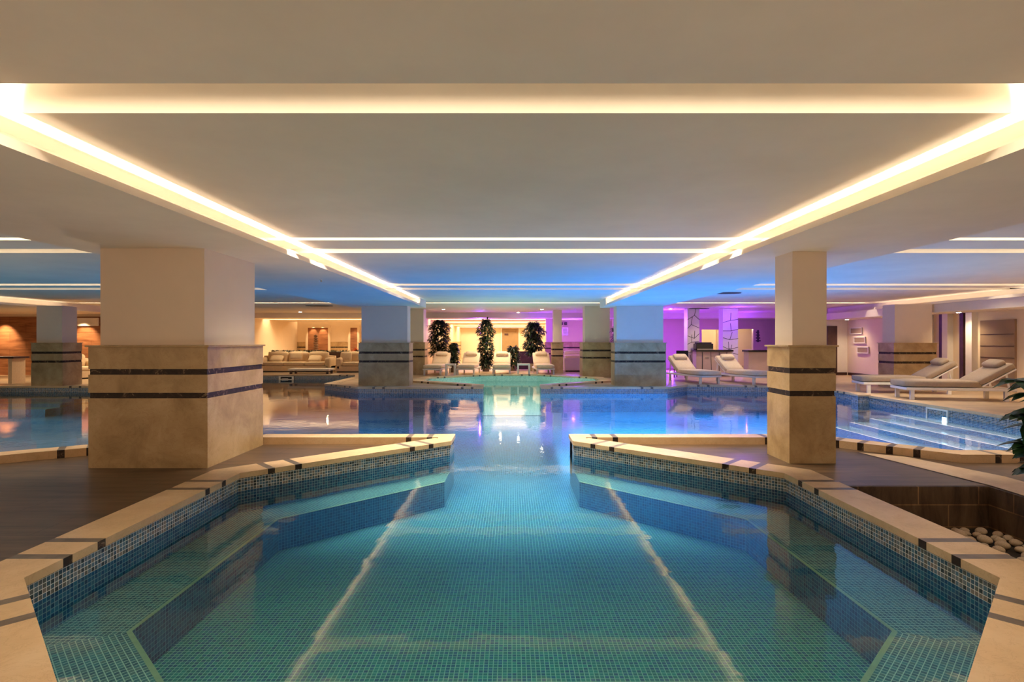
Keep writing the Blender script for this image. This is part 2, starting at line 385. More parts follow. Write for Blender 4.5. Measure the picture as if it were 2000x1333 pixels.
coping('trim_4', FL, CW, ZC, .05, 'far left stone edging of the main pool')
coping('trim_5', [(-.85,16.5)]+JAC+[(.85,16.5)], CW, .15, .08, 'raised stone edging of the far octagonal whirlpool')
coping('trim_6', FR, CW, ZC, .05, 'far right stone edging of the main pool')

# basin: walls, ledge, floor
ZF, ZLG = -.62, -.31
b = MB(); u = 0
n = len(POOL)
for i in range(n):
    a, c = POOL[i], POOL[(i+1) % n]
    top = .10 if (i >= 20 and i < 28) else .05
    b.wall(a, c, ZW, top, 'mosaic_band', u); u = b.wall(a, c, ZF, ZW, 'mosaic_wall', u)
oc2 = [(.84,7.02),(2.30,5.55),(2.30,3.41),(.84,1.95),(-.84,1.95),(-2.30,3.41),(-2.30,5.55),(-.84,7.02)]
o8 = OCT
for i in range(8):
    j = (i+1) % 8
    if i == 7:
        continue
    P = [o8[i], o8[j], oc2[j], oc2[i]]
    d = (Vector(o8[j])-Vector(o8[i])).normalized(); nn = Vector((-d.y, d.x))
    uvs = [((Vector(q)-Vector(o8[i])).dot(d), (Vector(q)-Vector(o8[i])).dot(nn)) for q in P]
    b.face([(*q, ZLG) for q in P], 'mosaic_ledge', uvs)
    e0, e1 = Vector(oc2[i]), Vector(oc2[j])
    b.wall(oc2[i], oc2[j], ZF, ZLG, 'mosaic_wall')
    # pale rounded nosing on the ledge edge
    b.face([(oc2[i][0],oc2[i][1],ZLG+.003),(oc2[j][0],oc2[j][1],ZLG+.003),(oc2[j][0]*1.012,(oc2[j][1]-4.5)*1.012+4.5,ZLG+.003),(oc2[i][0]*1.012,(oc2[i][1]-4.5)*1.012+4.5,ZLG+.003)], 'nosing')
for s_ in (-1, 1):
    b.wall((.84*s_, 7.02), (.84*s_, 7.6), ZF, ZLG, 'mosaic_wall')
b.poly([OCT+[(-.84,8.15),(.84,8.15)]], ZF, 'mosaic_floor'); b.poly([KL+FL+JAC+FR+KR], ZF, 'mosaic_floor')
# steps along the right wall of the main pool
for k, x in enumerate((8.45, 8.0, 7.55, 7.1)):
    z = -.2-.085*k
    b.face([(x,7.0,z),(8.9,7.0,z),(8.9,12.6,z),(x,12.6,z)], 'mosaic_ledge', [(x,7),(8.9,7),(8.9,12.6),(x,12.6)])
    b.wall((x,7.0), (x,12.6), ZF, z, 'mosaic_wall'); b.wall((x,12.6), (8.9,12.6), ZF, z, 'mosaic_wall')
    b.face([(x,7.0,z+.003),(x+.05,7.0,z+.003),(x+.05,12.6,z+.003),(x,12.6,z+.003)], 'cream_top')
for k, y in enumerate((16.2, 15.7, 15.2)):
    z = -.2-.1*k
    b.face([(-16,y,z),(-12.6,y,z),(-12.6,16.9,z),(-16,16.9,z)], 'mosaic_ledge', [(-16,y),(-12.6,y),(-12.6,16.9),(-16,16.9)])
    b.wall((-16,y), (-12.6,y), ZF, z, 'mosaic_wall')
bo = b.build('pool_basin'); st(bo); bo['label'] = 'blue and teal mosaic lining of the pools'
b = MB(); b.poly([POOL], ZW, 'water'); wo = b.build('pool_water'); tag(wo, 'still clear blue water filling the connected indoor pools', 'water', kind='stuff')
# mosaic pier at the corner of the right pool wall
# pale mosaic lining inside the whirlpool
b = MB()
jc = [(x*.985, 19.4+(y-19.4)*.985) for x, y in JAC]
u = 0
for i in range(7): u = b.wall(jc[i], jc[i+1], ZF, .095, 'mosaic_pale', u)
b.poly([[(x*.99, 19.4+(y-19.4)*.99) for x, y in JAC]+[(.84,15.6),(-.84,15.6)]], ZF+.006, 'mosaic_pale')
o = st(b.build('pool_basin')); o['label'] = 'pale green mosaic lining of the whirlpool'
p = thing('pool_pier', 'small square mosaic pier rising from the water beside the loungers', 'pier', (8.72, 14.1, ZF))
b = MB()
q = [(-.14,-.14),(.14,-.14),(.14,.14),(-.14,.14)]
for i in range(4): b.wall(q[i], q[(i+1)%4], 0, .70, 'mosaic_band')
b.build('pier_body', p); boxo('pier_cap', (-.16,.16,-.16,.16,.70,.74), 'coping_stone', p)

# ------------------------------------------------------------------ floors
b = MB()
near_outer = [(-22,-5),(22,-5),(22,6.95)]+[(8.9,6.95)]+KR+OCT+KL+[(-22,5.4)]
PIT = [(3.14,5.64),(4.78,5.64),(4.78,1.6),(3.14,1.6)]
b.poly([near_outer, PIT], 0, 'deck_tile')
st(b.build('floor'))
b = MB()
b.poly([[(-22,5.4),(-17,5.4)]+FL+JAC+FR+[(22,6.95),(22,46),(-22,46)]], .09, 'far_tile')
o = b.build('floor'); st(o)
# planter pit at the right, its strip of stone and low wall
b = MB()
for i in range(4):
    a, c = PIT[i], PIT[(i+1)%4]; b.face([(a[0],a[1],-.62),(c[0],c[1],-.62),(c[0],c[1],0),(a[0],a[1],0)], 'pit_block')
b.face([(x,y,-.42) for x,y in PIT], 'soil')
st(b.build('wall_pit'))
# block walls need a vertical pattern: rebuilt with local axes
def block_wall(name, x0, x1, z0, z1, loc, rz, m='pit_block', t=.03):
    """a slab modelled lying in XY so that its brick pattern shows upright"""
    b = MB(); b.box(0, x1-x0, 0, z1-z0, -t, 0, m); o = b.build(name); o.matrix_world = Matrix.Translation(loc) @ Matrix.Rotation(rz,4,'Z') @ Matrix.Rotation(PI/2,4,'X'); return st(o)
block_wall('wall_pit', 0, 1.64, 0, .62, (3.14,5.60,-.62), 0)
block_wall('wall_pit', 0, 4.0, 0, .62, (4.74,5.62,-.62), -PI/2)
b = MB(); b.face([(4.78,1.6,.006),(5.25,1.6,.006),(5.25,6.0,.006),(4.92,7.02,.006),(4.5,7.3,.006),(4.78,5.64,.006)], 'coping_stone'); st(b.build('trim_7'))

# ------------------------------------------------------------------ ceiling
b = MB(); b.box(-22,22,-5,46,ZB,ZB+.1,'slot_paint'); st(b.build('ceiling'))
b = MB(); edges = [-5]+[v for s_ in SLOTS for v in s_]+[26]
for i in range(0, len(edges), 2):
    b.box(-15.3, 12.6, edges[i], edges[i+1], ZT, ZB, 'plaster', 't')
st(b.build('ceiling'))
b = MB(); edges = [26]+[v for s_ in FAR_SLOTS for v in s_]+[46]
for i in range(0, len(edges), 2):
    b.box(-22, 22, edges[i], edges[i+1], ZS, ZB, 'plaster', 't')
st(b.build('ceiling'))
def profile(name, pts, y0, y1, m='plaster'):
    b = MB(); k = len(pts)
    for i in range(k):
        a, c = pts[i], pts[(i+1)%k]; b.face([(a[0],y0,a[1]),(a[0],y1,a[1]),(c[0],y1,c[1]),(c[0],y0,c[1])], m)
    for y in (y0, y1): b.face([(x,y,z) for x,z in pts], m)
    return st(b.build(name))
def beam(x_in, x_out, y0, y1):
    s = 1 if x_in > x_out else -1
    profile('ceiling_soffit', [(x_out,ZS),(x_in,ZS),(x_in-.035*s,ZL),(x_in-.05*s,ZL),(x_in-.05*s,ZS+.025),(x_in-.38*s,ZS+.025),(x_in-.38*s,ZT+.01),(x_out,ZT+.01)], y0, y1)
beam(XL, -5.1, -4, 17.06); beam(XR, 4.63, -4, 17.06)
for a, c in ((-5.1,XL),(XR,4.63)):
    b = MB(); b.box(a, c, 17.06, 18.2, ZS, ZT+.01, 'plaster'); st(b.build('ceiling_soffit'))
beam(-14.9, -22, -4, 19.2); beam(12.2, 22, 6, 19.0)
b = MB(); b.box(-22,-15.3,19.2,26,ZS,ZB,'plaster'); b.box(12.6,22,19.0,26,ZS,ZB,'plaster'); b.box(12.6,22,-5,6,ZS,ZB,'plaster'); st(b.build('ceiling_soffit'))
b = MB(); b.box(12.3,13.4,8,22.5,2.28,ZS,'plaster'); st(b.build('ceiling_soffit'))

# ------------------------------------------------------------------ columns
def column(label, x0, x1, y0, y1, zb, top, inset=.08, bands=True):
    cx, cy_ = (x0+x1)/2, (y0+y1)/2; t = thing('column', label, 'column', (cx, cy_, zb))
    hx, hy = (x1-x0)/2, (y1-y0)/2; H = 1.40-zb+0.0
    b1, b2, bw = 1.13, .86, .065    # band tops above deck 0
    # sheath in three tiers
    for za, zc in ((0, b2-bw-zb), (b2-zb, b1-bw-zb), (b1-zb, H)):
        pass
    b = MB()
    for za, zc in ((0, b2-bw-zb), (b2-zb, b1-bw-zb), (b1-zb, H-.02)): b.box(-hx,hx,-hy,hy,za,zc,'stone')
    b.build('stone_cladding', t)
    for zt in (b1, b2): boxo('dark_band', (-hx+.012,hx-.012,-hy+.012,hy-.012,zt-bw-zb,zt-zb), 'dark_inlay', t)
    boxo('stone_cap', (-hx-.025,hx+.025,-hy-.025,hy+.025,H-.02,H), 'stone', t, .004)
    boxo('shaft', (-hx+inset,hx-inset,-hy+inset,hy-inset,H-.01,top-zb), 'column_paint', t)
    return t
column('broad square near column on the left with beige marble base', -4.83,-3.47, 6.42,7.85, 0, ZS)
column('slim square near column on the right with beige marble base', 3.28,3.83, 6.66,7.24, 0, ZS, .07)
column('far column left of the whirlpool, standing at the tip of the pool edge', -4.66,-3.12, 17.1,17.75, .09, ZS, .07)
column('far column right of the whirlpool, blue lit, at the pool edge', 3.12,4.68, 17.1,17.75, .09, ZS, .07)
column('far left column between the wood panels and the pool', -14.5,-13.55, 16.98,17.75, .09, ZS, .09)
column('column behind the two taupe loungers on the right', 11.05,12.3, 16.3,17.0, .09, ZS, .08)
column('beige column right of the loungers facing the whirlpool', 2.62,3.75, 20.9,21.8, .09, ZT, .1)
column('narrow column right of the fourth whirlpool lounger', 1.68,2.15, 23.6,24.3, .09, ZT, .06)
column('cream column left of the first whirlpool lounger', -4.15,-3.5, 22.6,23.4, .09, ZT, .06)
column('violet lit pillar behind the narrow column', 1.6,2.05, 27.2,27.8, .09, ZS, .05)

# ------------------------------------------------------------------ walls of the hall
def wall(name, x0, x1, y0, y1, z0=.09, z1=ZB, m='wall_paint'):
    b = MB(); b.box(x0,x1,y0,y1,z0,z1,m); return st(b.build(name))
wall('wall_back', -4.2, 2.3, 45, 45.2); wall('wall_back', -16, -4.2, 32, 32.2)
wall('wall_left', -4.3, -4.1, 26, 45); wall('wall_right', 2.3, 2.5, 30, 45)
wall('wall_back', 2.3, 9.2, 30, 30.2); wall('wall_back', 12.6, 13.4, 26, 26.2)
wall('wall_right', 13.4, 13.6, 6, 26); wall('wall_left', -12.4, -12.2, 22.7, 32); 
wall('wall_left', -22.1, -22, -5, 46, 0); wall('wall_right', 22, 22.1, -5, 46, 0)
wall('wall_left', -22, -12.2, 22.5, 22.7, .09, ZB)
# dado with dark lines along the sofa wall and corridor
def dado(a0, a1, y, zb=.09, axis='x', s=-1):
    b = MB()
    def bx(z0, z1, m, t):
        if axis == 'x': b.box(a0, a1, y-t, y, z0, z1, m)
        else: b.box(y-t if s < 0 else y, y if s < 0 else y+t, a0, a1, z0, z1, m)
    bx(zb,.795,'stone',.03); bx(.795,.86,'dark_inlay',.026); bx(.86,1.065,'stone',.03); bx(1.065,1.13,'dark_inlay',.026); bx(1.13,1.38,'stone',.03); bx(1.38,1.4,'stone',.05)
    return st(b.build('baseboard_dado'))
dado(-11.5, -4.3, 32); dado(2.5, 9.2, 30); dado(26, 45, -4.1, axis='y', s=1)
dado(-12.2, -11.6, 32)
# wood panelled wall at the far left, upright planks pattern
block_wall('wall_left', -22, -12.6, .09, 2.42, (-21.98,22.46,.09), 0, 'wood_panel', .04)
# ------------------------------------------------------------------ doors, niches
d = boxo('door_1', (-.80,.52,44.93,45.0,.09,2.43), 'brown_door'); st(d)
boxo('door_frame', (-.88,-.80,44.9,45.0,.09,2.5), 'white_paint', d); boxo('door_frame', (.52,.60,44.9,45.0,.09,2.5), 'white_paint', d)
boxo('door_sign', (-.6,-.3,44.9,44.93,1.9,2.05), 'dark_wood', d)
d = boxo('door_2', (13.34,13.4,14.95,16.05,.09,2.03), 'tan_door'); st(d)
for k in range(5): boxo('door_rail', (13.325,13.34,14.97,16.03,.35+.32*k,.36+.32*k), 'dark_wood', d)
for y in (16.65, 17.45): o = boxo('trim_8', (13.28,13.4,y-.07,y+.07,.09,2.3), 'dark_wood'); st(o)
for y in (16.2, 17.1, 17.9, 18.7, 19.5): o = boxo('trim_9', (13.22,13.4,y,y+.22,.09,2.28), 'white_paint'); st(o)
st(boxo('baseboard_right', (13.36,13.4,19.8,22.4,.09,.2), 'dark_wood'))
st(boxo('wall_back', (12.5,13.4,22.5,22.7,.09,ZB), 'white_paint')); st(boxo('baseboard_back', (12.5,13.36,22.46,22.5,.09,.2), 'dark_wood'))
for k, (y0, y1, z0) in enumerate(((21.5,22.25,1.72),(21.3,22.0,1.36),(21.1,21.8,.98))):
    t = thing('wall_niche', ('topmost', 'middle', 'lowest')[k]+' of the three box niches on the cream right wall', 'niche', (13.36,(y0+y1)/2,z0), 0, 'box niches on the right wall')
    h = (y1-y0)/2
    b = MB(); b.box(-.02,.03,-h,h,0,.03,'white_paint'); b.box(-.02,.03,-h,h,.22,.25,'white_paint'); b.box(-.02,.03,-h,-h+.03,.03,.22,'white_paint'); b.box(-.02,.03,h-.03,h,.03,.22,'white_paint'); b.build('niche_frame', t)
    boxo('niche_back', (.0,.03,-h+.03,h-.03,.03,.22), 'tan_door', t)

# niches with spotlights in the sofa wall
def lit_niche(label, x0, x1, y, z0, z1, sculpture=False):
    t = thing('display_niche', label, 'niche', ((x0+x1)/2, y, z0)); h = (x1-x0)/2; H = z1-z0
    o = boxo('niche_back', (-h,h,-.05,-.01,0,H), 'sculpture_panel' if 'sculpture_panel' in MATS else 'wood_panel', t)
    b = MB(); b.box(-h-.12,-h,-.12,0,0,H+.12,'wall_paint'); b.box(h,h+.12,-.12,0,0,H+.12,'wall_paint'); b.box(-h,h,-.12,0,H,H+.12,'wall_paint'); b.build('niche_frame', t)
    return t
lit_niche('wide wood backed niche with two spotlights above the long sofa', -13.1+.0, -12.25, 31.99, .9, 2.35) if False else None
lit_niche('wide wood backed niche with two spotlights above the long sofa', -13.0+1.45, -10.75+.35, 31.95, .80, 2.2)
for x in (-11.25, -10.7): spot('niche_spot', (x,31.6,2.45), (x,31.98,1.2), 40, WARM, 60, .6)
lit_niche('narrow wood backed niche on the wall behind the loveseat', -9.15,-8.75, 31.95, .8, 2.2)
spot('niche_spot', (-8.95,31.5,2.4), (-8.9,31.95,1.0), 25, WARM, 60, .6)
t = thing('stone_sculpture', 'dark stacked stone sculpture standing in the wide spotlit niche', 'sculpture', (-10.98, 31.55, .09))
b = MB(); b.box(-.14,.14,-.1,.1,0,.8,'dark_wood'); b.build('plinth', t)
bm = bmesh.new()
for k in range(7):
    r_ = .17-.008*k; mt = Matrix.Translation((rnd.uniform(-.02,.02),0,.86+.13*k)) @ Matrix.Diagonal((r_/.1*.9, r_/.1*.6, .7, 1))
    bmesh.ops.create_icosphere(bm, subdivisions=2, radius=.1, matrix=mt)
bm_obj('stone_stack', bm, 'sculpture_stone', t)
# spotlights on the far left wood wall
for x, s_ in ((-20.2, 60), (-17.0, 45)): spot('wall_spot', (x,21.9,2.38), (x,22.45,1.3), s_*2.5, (1,.7,.4), 75, .7)
t = thing('air_grille', 'white air grille at the top of the wood wall behind the broad column', 'grille', (-16.85,22.40,2.05))
boxo('grille_frame', (-.42,.42,-.03,.02,0,.32), 'white_paint', t)
for k in range(4): boxo('slat', (-.38,.38,-.05,-.03,.04+.07*k,.07+.07*k), 'cream_top', t)

# ------------------------------------------------------------------ loungers
def lounger(label, loc, rz, fabric='linen', sc=1.0, ang=38, group='sun loungers facing the whirlpool'):
    """foot end at local -Y, head at +Y, origin on the floor at the middle"""
    t = thing('sun_lounger', label, 'lounger', loc, rz, group); t.scale = (sc,)*3
    boxo('frame', (-.35,.35,-1.0,.95,.20,.255), 'white_paint', t, .008)
    for x in (-.31, .31):
        for y in (-.88, .78): boxo('leg', (x-.03,x+.03,y-.035,y+.035,0,.20), 'white_paint', t)
    cushion('mattress', -.34,.34,-1.02,.36,.258,.40, fabric, t, .3)
    a = math.radians(ang)
    M4 = Matrix.Translation((0,.33,.30)) @ Matrix.Rotation(a,4,'X')
    cushion('backrest', -.34,.34,0,.72,-.01,.12, fabric, t, .3, M4)
    b = MB(); b.box(-.33,.33,.02,.70,-.04,-.012,'white_paint'); o = b.build('backrest_frame', t); o.matrix_local = M4
    for x in (-.30, .27):
        o = boxo('support_strut', (x,x+.03,0,.36,0,.025), 'white_paint', t); o.matrix_local = Matrix.Translation((0,.86,.24)) @ Matrix.Rotation(math.radians(100),4,'X')
    cushion('pillow', -.24,.24,.46,.68,.10,.23, fabric, t, .48, M4)
    return t
lounger('cream lounger angled at the left end of the whirlpool row', (-3.05,23.2,.09), math.radians(-6), sc=1.05)
lounger('cream lounger between the left white table and the middle plant', (-1.78,23.35,.09), math.radians(-4), sc=1.05)
lounger('cream lounger just right of the middle plant, facing the whirlpool', (-.42,23.35,.09), 0, sc=1.05)
lounger('cream lounger right of the right white side table', (1.28,23.35,.09), math.radians(3), sc=1.05)
lounger('cream lounger beside the blue lit far column, before the bar', (6.0,18.75,.09), math.radians(16), sc=1.05, group='loungers by the bar')
lounger('cream lounger nearest the bar counter, behind the slim column', (7.55,18.5,.09), math.radians(18), sc=1.05, group='loungers by the bar')
lounger('taupe lounger farther from the camera in the right pair', (10.34,14.85,.09), math.radians(-101), 'taupe_linen', 1.12, 31, 'taupe loungers on the right deck')
lounger('taupe lounger nearest the large green plant on the right', (10.28,13.15,.09), math.radians(-101), 'taupe_linen', 1.14, 31, 'taupe loungers on the right deck')

def side_table(label, x, y, z=.09, s=.5):
    t = thing('side_table', label, 'table', (x,y,z), 0, 'white side tables between the loungers')
    boxo('tabletop', (-s/2,s/2,-s/2,s/2,.40,.46), 'white_paint', t, .006)
    for a in (-1,1):
        for c in (-1,1): boxo('leg', (a*(s/2-.03)-.03,a*(s/2-.03)+.03,c*(s/2-.03)-.03,c*(s/2-.03)+.03,0,.40), 'white_paint', t)
side_table('white side table right of the leftmost whirlpool lounger', -2.42, 22.24, s=.40)
side_table('white side table left of the rightmost whirlpool lounger', .46, 22.4)

# ------------------------------------------------------------------ plants
def leaf_mesh(bm, base, d, L, W, droop=.3, up=Vector((0,0,1))):
    d = d.normalized(); s = d.cross(up)
    if s.length < .05: s = Vector((1,0,0))
    s.normalize(); nrm = s.cross(d)
    prof = [(0,.08),(.2,.75),(.45,1),(.7,.72),(1,.0)]
    L_, R_, M_ = [], [], []
    for t, w_ in prof:
        c = base+d*L*t-Vector((0,0,1))*droop*L*t*t
        M_.append(bm.verts.new(c)); L_.append(bm.verts.new(c+s*W*w_*.5+nrm*W*.12*w_)); R_.append(bm.verts.new(c-s*W*w_*.5+nrm*W*.12*w_))
    for i in range(len(prof)-1):
        bm.faces.new((M_[i],L_[i],L_[i+1],M_[i+1])); bm.faces.new((M_[i+1],R_[i+1],R_[i],M_[i]))
def bush(label, x, y, zb, H, R, seed, count=620, lo=.25, pot=True, L=.17):
    r = random.Random(seed); t = thing('potted_tree', label, 'plant', (x,y,zb), 0, None)
    if pot:
        bm = bmesh.new(); bmesh.ops.create_cone(bm, cap_ends=True, segments=20, radius1=.15, radius2=.2, depth=.34); bmesh.ops.translate(bm, verts=bm.verts, vec=(0,0,.17)); bm_obj('pot', bm, 'pot', t, False)
        disc('soil', (0,0,.335), .18, .02, 'soil', t)
    bm = bmesh.new()
    for k in range(3):
        p0 = Vector((.04*math.cos(k*2.1),.04*math.sin(k*2.1),.3)); p1 = Vector((R*.35*math.cos(k*2.1+.4),R*.35*math.sin(k*2.1+.4),H*.85))
        d = p1-p0; m = Matrix.Translation((p0+p1)/2) @ d.to_track_quat('Z','Y').to_matrix().to_4x4()
        bmesh.ops.create_cone(bm, cap_ends=True, segments=7, radius1=.022, radius2=.008, depth=d.length, matrix=m)
    bm_obj('trunk', bm, 'trunk', t)
    bm = bmesh.new(); count = int(count*2.6)
    for k in range(count):
        f = r.random(); z = H*(lo+(1-lo)*f); a = r.uniform(0,2*PI)
        rr = R*(.65+.35*math.sin(f*PI)**.6)*(1+.22*math.sin(5*f*PI+seed)+.15*math.sin(11*f+a*2))*math.sqrt(r.uniform(.15,1))
        if f > .92: rr *= .75
        p = Vector((rr*math.cos(a), rr*math.sin(a), z))
        leaf_mesh(bm, p, Vector((math.cos(a)+r.uniform(-.6,.6), math.sin(a)+r.uniform(-.6,.6), r.uniform(-.5,.7))), L*r.uniform(.7,1.2), L*.5*r.uniform(.7,1.1), r.uniform(.1,.6))
    bm_obj('foliage', bm, 'leaf_dark', t)
    return t
bush('tall leafy tree behind the leftmost whirlpool lounger', -3.35,25.9,.09,2.3,.42,1,780,.30)
bush('tallest narrow leafy tree between the two middle loungers', -1.17,25.2,.09,2.32,.31,2,780,.08)
bush('tall leafy tree behind the right white side table', .98,25.4,.09,2.2,.41,3,780,.32)
bush('short leafy shrub behind the left white side table', -2.55,24.55,.09,1.25,.17,4,320,.2)
bush('low leafy shrub by the violet planters right of the third lounger', .05,25.8,.09,1.1,.26,5,320,.2)
bush('leafy shrub half hidden left of the right blue lit column', 3.9,20.3,.09,1.95,.24,6,330,.3)

t = thing('umbrella_plant', 'large glossy green plant leaning in from the planter pit at the right', 'plant', (4.36,4.45,-.42))
r = random.Random(12)
bm = bmesh.new(); lf = bmesh.new()
tips = []
for k in range(9):
    a = PI*.55+k*.32+r.uniform(-.2,.2); Hs = r.uniform(1.1,1.6); R_ = r.uniform(.05,.26)
    p0 = Vector((0,0,0)); p1 = Vector((R_*math.cos(a), R_*math.sin(a), Hs)); d = p1-p0
    m = Matrix.Translation((p0+p1)/2) @ d.to_track_quat('Z','Y').to_matrix().to_4x4()
    bmesh.ops.create_cone(bm, cap_ends=True, segments=8, radius1=.014, radius2=.008, depth=d.length, matrix=m); tips.append(p1)
    for q in (1.0, .82, .66):
        pb = p0+d*q; nl = 6
        for j in range(nl):
            aa = 2*PI*j/nl+k+q*3; leaf_mesh(lf, pb, Vector((math.cos(aa), math.sin(aa), r.uniform(.0,.35))), r.uniform(.20,.28), r.uniform(.14,.18), .35)
bm_obj('stem', bm, 'leaf_glossy', t); bm_obj('foliage', lf, 'leaf_glossy', t)

# pebbles in the pit
peb = None
placed = []
for k in range(900):
    rr = rnd.uniform(.035,.06); x = 3.35+rnd.random()*1.3; y = 4.3+rnd.random()*1.2
    if x < 3.9+.6*(5.0-y) or any((x-a)**2+(y-c)**2 < (1.06*(rr+d))**2 for a,c,d in placed): continue
    placed.append((x,y,rr))
    if peb is None:
        bm = bmesh.new(); bmesh.ops.create_icosphere(bm, subdivisions=3, radius=1)
        for v in bm.verts: v.co *= 1+.08*math.sin(3*v.co.x+1)*math.cos(2*v.co.y)
        peb = bm_obj('pebble', bm, 'pebble'); o = peb
    else:
        o = peb.copy(); COL.objects.link(o)
    o.location = (x, y, -.42+rr*.6); o.scale = (rr*1.1, rr*.9, rr*.66); o.rotation_euler = (rnd.uniform(-.2,.2), rnd.uniform(-.2,.2), rnd.uniform(0,PI))
    tag(o, 'rounded cream pebble lying in the dark planter pit', 'pebble', 'cream pebbles in the planter pit')

# ------------------------------------------------------------------ lounge furniture, left background
def sofa(label, loc, rz, W, nseat, group=None, D=.95):
    t = thing('sofa', label, 'sofa', loc, rz, group); h = W/2
    boxo('base', (-h,h,-D/2,D/2,.05,.28), 'sofa_fabric', t, .02)
    for s_ in (-1,1): cushion('armrest', min(s_*h,s_*(h-.24)),max(s_*h,s_*(h-.24)),-D/2,D/2,.08,.62,'sofa_fabric',t,.25)
    cushion('back_frame', -h,h,D/2-.22,D/2,.1,.72,'sofa_fabric',t,.25)
    wseat = (W-.5)/nseat
    for k in range(nseat):
        x0 = -h+.25+k*wseat
        cushion('seat_cushion', x0,x0+wseat-.01,-D/2,.22,.28,.45,'sofa_fabric',t,.35)
        cushion('back_cushion', x0,x0+wseat-.01,.10,.34,.42,.88,'sofa_fabric',t,.4)
    boxo('plinth', (-h+.05,h-.05,-D/2+.05,D/2-.05,0,.05), 'black_gloss', t)
    return t
sofa('long beige sofa with loose cushions beyond the left far pool edge', (-9.5,24.9,.09), 0, 3.2, 3)
sofa('beige loveseat right of the long sofa, partly behind the far left column', (-6.6,24.7,.09), 0, 2.0, 2)
sofa('single beige armchair beside the wood wall, left of the broad column', (-15.6,20.3,.09), math.radians(60), 1.05, 1)
for k, (x, lab) in enumerate(((-10.4,'flat beige cushion on the left seat of the long sofa'),(-9.5,'upright beige cushion on the middle seat of the long sofa'),(-8.7,'flat beige cushion on the right seat of the long sofa'))):
    o = cushion('throw_cushion', -.28,.28,-.08,.08,0,.36,'sofa_fabric',None,.45, Matrix.Rotation(math.radians(-50 if k != 1 else -20),4,'X')); o.location = (x,24.75,.60-(.05 if k!=1 else 0)); tag(o, lab, 'cushion', 'loose cushions on the long sofa')
for x, lab in ((-7.25,'square beige cushion at the left arm of the loveseat'),(-6.1,'square beige cushion at the right arm of the loveseat')):
    o = cushion('throw_cushion', -.25,.25,-.07,.07,0,.42,'sofa_fabric',None,.45, Matrix.Rotation(math.radians(-18),4,'X')); o.location = (x,24.55,.56); tag(o, lab, 'cushion', 'loose cushions on the loveseat')
t = thing('coffee_table', 'low wide cream table standing in front of the long sofa', 'table', (-8.35,23.45,.09))
boxo('tabletop', (-.85,.85,-.35,.35,.14,.22), 'cream_top', t, .01)
for x in (-.75,.75):
    for y in (-.27,.27): boxo('leg', (x-.04,x+.04,y-.04,y+.04,0,.14), 'dark_wood', t)
# low dark planters with clipped plants behind the sofas
for x0, x1, lab in ((-11.3,-7.6,'dark planter of low plants behind the long sofa'),(-7.3,-5.3,'dark planter of low plants behind the loveseat')):
    t = thing('planter', lab, 'planter', ((x0+x1)/2,26.3,.09)); h = (x1-x0)/2
    boxo('trough', (-h,h,-.15,.15,0,.85), 'dark_wood', t)
    lf = bmesh.new(); rr = random.Random(int(x0*10))
    for k in range(260): leaf_mesh(lf, Vector((rr.uniform(-h,h),rr.uniform(-.14,.14),.84)), Vector((rr.uniform(-1,1),rr.uniform(-1,1),1.0)), .15, .05, .2)
    bm_obj('foliage', lf, 'leaf_dark', t)
t = thing('flower_spray', 'orange red flowers rising behind the loveseat', 'flowers', (-7.4,26.9,.09))
boxo('vase', (-.09,.09,-.09,.09,0,.8), 'pot', t, .02)
lf = bmesh.new(); rr = random.Random(5)
for k in range(90): leaf_mesh(lf, Vector((rr.uniform(-.1,.1),rr.uniform(-.1,.1),.8)), Vector((rr.uniform(-1,1),rr.uniform(-1,1),rr.uniform(.4,1.3))), rr.uniform(.2,.4), .05, .2)
bm_obj('petals', lf, 'orange_flower', t)

# far left console table with lantern
t = thing('console_table', 'long dark topped console against the wood wall at the far left', 'table', (-17.0,18.2,.09))
boxo('tabletop', (-2.4,1.15,-.3,.3,.80,.86), 'dark_wood', t)
for x in (-2.2,-.85,1.0): boxo('leg', (x-.06,x+.06,-.25,.25,0,.80), 'dark_wood' if x < 0 else 'sofa_fabric', t)
t = thing('floor_lantern', 'glowing white lantern on the floor under the console', 'lantern', (-16.85,17.75,.09))
boxo('shade', (-.14,.14,-.14,.14,.03,.36), 'lantern', t, .01); boxo('base', (-.16,.16,-.16,.16,0,.03), 'white_paint', t)
boxo('lid', (-.15,.15,-.15,.15,.36,.38), 'white_paint', t)

# ------------------------------------------------------------------ violet corner
t = thing('sofa', 'violet lit sofa between the narrow column and the beige column', 'sofa', (2.85,25.2,.09), 0)
boxo('base', (-.55,1.1,-.45,.45,.06,.62), 'pink_panel', t, .03); boxo('plinth', (-.5,1.05,-.4,.4,0,.06), 'black_gloss', t)
cushion('back_cushion', -.5,1.05,.15,.45,.55,.95, 'linen', t, .4); cushion('seat_cushion', -.5,1.05,-.43,.2,.6,.74, 'linen', t, .35)
t = thing('framed_notice', 'framed notice on the violet wall between the columns', 'sign', (2.82,29.96,1.75))
boxo('frame', (-.16,.16,-.03,0,0,.42), 'metal', t); boxo('sheet', (-.13,.13,-.035,-.03,.03,.39), 'white_paint', t)
for k in range(4): boxo('text_line', (-.09,.09,-.038,-.035,.09+.07*k,.10+.07*k), 'vent_black', t)
for k, x in enumerate((2.62,2.85)):
    t = thing('wall_speaker', ('left','right')[k]+' of the two small black speakers above the framed notice', 'speaker', (x,29.95,2.3), 0, 'small black speakers above the notice')
    boxo('body', (-.07,.07,-.1,.03,0,.14), 'vent_black', t, .01); disc('cone', (0,-.1,.07), .05, .01, 'metal', t).data
t = thing('planter', 'dark violet lit planter behind the third lounger', 'planter', (.75,27.3,.09)); boxo('trough', (-.55,.55,-.2,.2,0,.85), 'dark_wood', t)
boxo('liner', (-.5,.5,-.15,.15,.84,.86), 'soil', t)

